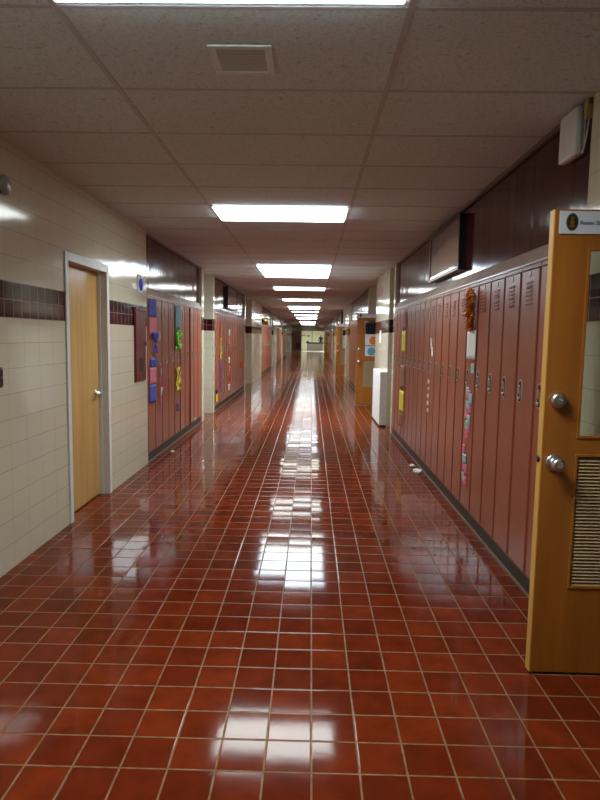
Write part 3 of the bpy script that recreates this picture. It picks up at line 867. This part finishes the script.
# litter
def crumple(label, x, y, s, seed):
    r = random.Random(seed); b = bmesh.new(); bmesh.ops.create_icosphere(b, subdivisions=3, radius=1)
    for v in b.verts:
        k_ = 1+r.uniform(-.3, .25); v.co = Vector((v.co.x*s*k_, v.co.y*s*1.3*k_, max(0, v.co.z*s*.55*k_+s*.35)))
    m = MB(); m._add(b, M['paper_white']); o = m.build('paper_scrap', None, None, (x, y, .001)); tag(o, label, 'litter')
crumple('crumpled white paper on the floor by the right-hand lockers', 1.17, 6.50, .05, 1)
crumple('smaller white paper scrap beside the crumpled one by the right-hand lockers', 1.165, 6.82, .03, 2)
crumple('tiny white scrap on the floor by the left-hand lockers', -1.69, 7.42, .022, 3)
paper('sticker', 'small white sticker at the foot of a left-hand locker', 'sticker', 'L', 9.43, 9.53, .122, .15, 'paper_white', .0, .004)

# ------------------------------------------------------------------ far end: end wall, lobby, exit sign
w = MB()
OX0, OX1 = -.95, 1.235
w.box(LO-.1, OX0, Y1, Y1+.2, 0, ZC); w.box(OX1, RO+.1, Y1, Y1+.2, 0, ZC); w.box(OX0, OX1, Y1, Y1+.2, 2.07, ZC)
struct(w.build('wall_far', M['tile']))
w = MB(); w.box(-6, 6, 73, 73.1, 0, 3.0); w.box(-6.1, -6, Y1+.2, 73, 0, 3.0); w.box(6, 6.1, Y1+.2, 73, 0, 3.0); w.box(-6, LO-.1, Y1+.1, Y1+.2, 0, 3.0); w.box(RO+.1, 6, Y1+.1, Y1+.2, 0, 3)
struct(w.build('wall_lobby', M['lobby']))
struct(MB().box(-6, 6, Y1, 73, -.1, 0).build('floor_lobby', M['lobbyfloor']))
struct(MB().box(-6, 6, Y1, 73, 2.9, 3.0).build('ceiling_lobby', M['ceiling']))
struct(MB().box(.05, .13, 72.96, 72.999, 0, 2.9).build('trim_lobby', M['counterfront']))
for i, (x, y) in enumerate(((-1.2, 64), (1.2, 64), (-1.2, 69), (1.2, 69))):
    t = thing('lobby_light', '%s lobby ceiling light at the %s beyond the far doorway' % (('left', 'right')[i % 2], ('front', 'back')[i//2]), 'light', (x, y, 2.9), 0, 'lobby ceiling lights')
    MB().box(-.62, .62, -.62, .62, -.03, -.001).build('frame', M['white'], t)
    MB().box(-.59, .59, -.59, .59, -.036, -.031).build('lens', M['lens_bright'], t)
t = thing('reception_counter', 'dark-topped counter across the bright lobby at the far end', 'counter', (.4, 66.5, 0))
MB().box(-.95, .95, -.35, .35, .80, .90, bev=.01).build('countertop', M['counter'], t)
MB().box(-.85, .85, -.28, .28, .001, .799).build('counter_body', M['counterfront'], t)
o = MB().box(-.13, .13, -.1, .1, 0, .12, bev=.01).build('desk_box', M['black'], None, (-.38, 66.5, .901)); tag(o, 'small dark box at the left end of the lobby counter', 'box')
o = MB().box(-.28, .28, -.012, 0, 0, .18).build('notice_board', M['paper_green'], None, (-.95, 72.998, 1.55)); o.data.materials.clear(); o.data.materials.append(M['bronzegrille']); tag(o, 'small green-brown notice on the lobby wall, left', 'notice')
o = MB().box(-.2, .2, -.012, 0, 0, .16).build('notice_board', M['counterfront'], None, (-.35, 72.998, 1.52)); tag(o, 'small grey notice on the lobby wall, centre', 'notice')

# person standing beyond the counter
def person(x, y):
    t = thing('person', 'person in dark blue top standing beyond the lobby counter', 'person', (x, y, 0))
    J = {'pel': (0, 0, .95, .13), 'wai': (0, 0, 1.10, .12), 'che': (0, .01, 1.33, .145), 'nek': (0, 0, 1.50, .055), 'hed': (0, -.02, 1.62, .085), 'top': (0, -.01, 1.72, .07)}
    for s, n in ((-1, 'l'), (1, 'r')):
        J.update({'sh'+n: (s*.18, 0, 1.43, .06), 'el'+n: (s*.24, .02, 1.15, .042), 'wr'+n: (s*.23, -.08, .92, .03), 'ha'+n: (s*.22, -.11, .84, .032),
                  'hp'+n: (s*.10, 0, .90, .09), 'kn'+n: (s*.11, -.01, .50, .06), 'an'+n: (s*.11, .02, .09, .042), 'to'+n: (s*.12, -.14, .045, .04)})
    E = [('pel', 'wai'), ('wai', 'che'), ('che', 'nek'), ('nek', 'hed'), ('hed', 'top')]
    for n in 'lr': E += [('che', 'sh'+n), ('sh'+n, 'el'+n), ('el'+n, 'wr'+n), ('wr'+n, 'ha'+n), ('pel', 'hp'+n), ('hp'+n, 'kn'+n), ('kn'+n, 'an'+n), ('an'+n, 'to'+n)]
    ks = list(J); me = bpy.data.meshes.new('body')
    me.from_pydata([J[k][:3] for k in ks], [(ks.index(a), ks.index(b)) for a, b in E], [])
    o = bpy.data.objects.new('body', me); COL.objects.link(o)
    sk = o.modifiers.new('skin', 'SKIN'); 
    for i, k in enumerate(ks):
        me.skin_vertices[0].data[i].radius = (J[k][3],)*2
    me.skin_vertices[0].data[0].use_root = True
    sd = o.modifiers.new('sub', 'SUBSURF'); sd.levels = 2; sd.render_levels = 2
    bpy.context.view_layer.update()
    me2 = bpy.data.meshes.new_from_object(o.evaluated_get(bpy.context.evaluated_depsgraph_get()))
    bpy.data.objects.remove(o)
    for mm in ('skin', 'shirt', 'trouser', 'hair'): me2.materials.append(M[mm])
    for f in me2.polygons:
        c = f.center; f.use_smooth = True
        f.material_index = 3 if (c.z > 1.66 and c.y > -.06) or c.z > 1.735 else 1 if (.98 < c.z < 1.50) else 2 if c.z <= .98 and abs(c.x) < .19 else 0
    b = bpy.data.objects.new('body', me2); COL.objects.link(b); b.parent = t
person(1.05, 68.0)

# brown door leaf left of the far opening, exit sign
t = thing('far_door', 'brown door leaf with dark grille folded back beside the far opening', 'door', (-1.38, 59.93, 0))
MB().box(-.42, .42, -.045, 0, .15, 2.05).build('leaf', M['amber'], t)
MB().box(-.42, .42, -.045, 0, .012, .148).build('kick_plate', M['beige'], t)
MB().box(-.15, .30, -.055, -.046, .30, .88).build('grille', M['black'], t)
MB().lathe([(.03, 0), (.03, .04), (.001, .05)], (.33, -.045, 1.0), (0, -1, 0), n=14).build('knob', M['chrome'], t)
t = thing('exit_sign', 'red exit sign hanging from the ceiling near the far end', 'sign', (.85, 52, ZC))
MB().box(-.20, .20, -.03, .03, -.30, -.04, M['white']).build('housing', None, t)
f = MB().box(-.19, .19, -.035, -.0305, -.29, -.05, M['signwhite']).build('face', M['signwhite'], t)
MB().cyl((0, 0, -.04), (0, 0, -.001), .012, n=10).build('stem', M['white'], t)
text_mesh('EXIT', .22, M['signred'], 'lettering', f, (-.175, -.0365, -.245), (pi/2, 0, 0), .001)

# ------------------------------------------------------------------ world, camera, view
wd = bpy.data.worlds.new('World'); S.world = wd; wd.use_nodes = True
wd.node_tree.nodes['Background'].inputs[0].default_value = (.02, .02, .02, 1)
cam = bpy.data.cameras.new('Camera'); co = bpy.data.objects.new('Camera', cam); COL.objects.link(co)
cam.sensor_fit = 'HORIZONTAL'; cam.sensor_width = 36; cam.lens = 36*610/600
cam.clip_end = 200; cam.clip_start = .05
F = 610.0
yaw, pitch, roll = math.atan(10.3/F), math.atan(62.9/F), .0155
co.matrix_world = Matrix.Translation((0, 0, 1.44)) @ Matrix.Rotation(yaw, 4, 'Z') @ Matrix.Rotation(pi/2-pitch, 4, 'X') @ Matrix.Rotation(roll, 4, 'Z')
S.camera = co
vs = S.view_settings
vs.view_transform = 'Standard'; vs.look = 'None'; vs.gamma = 1; vs.exposure = 0.17; vs.use_curve_mapping = False
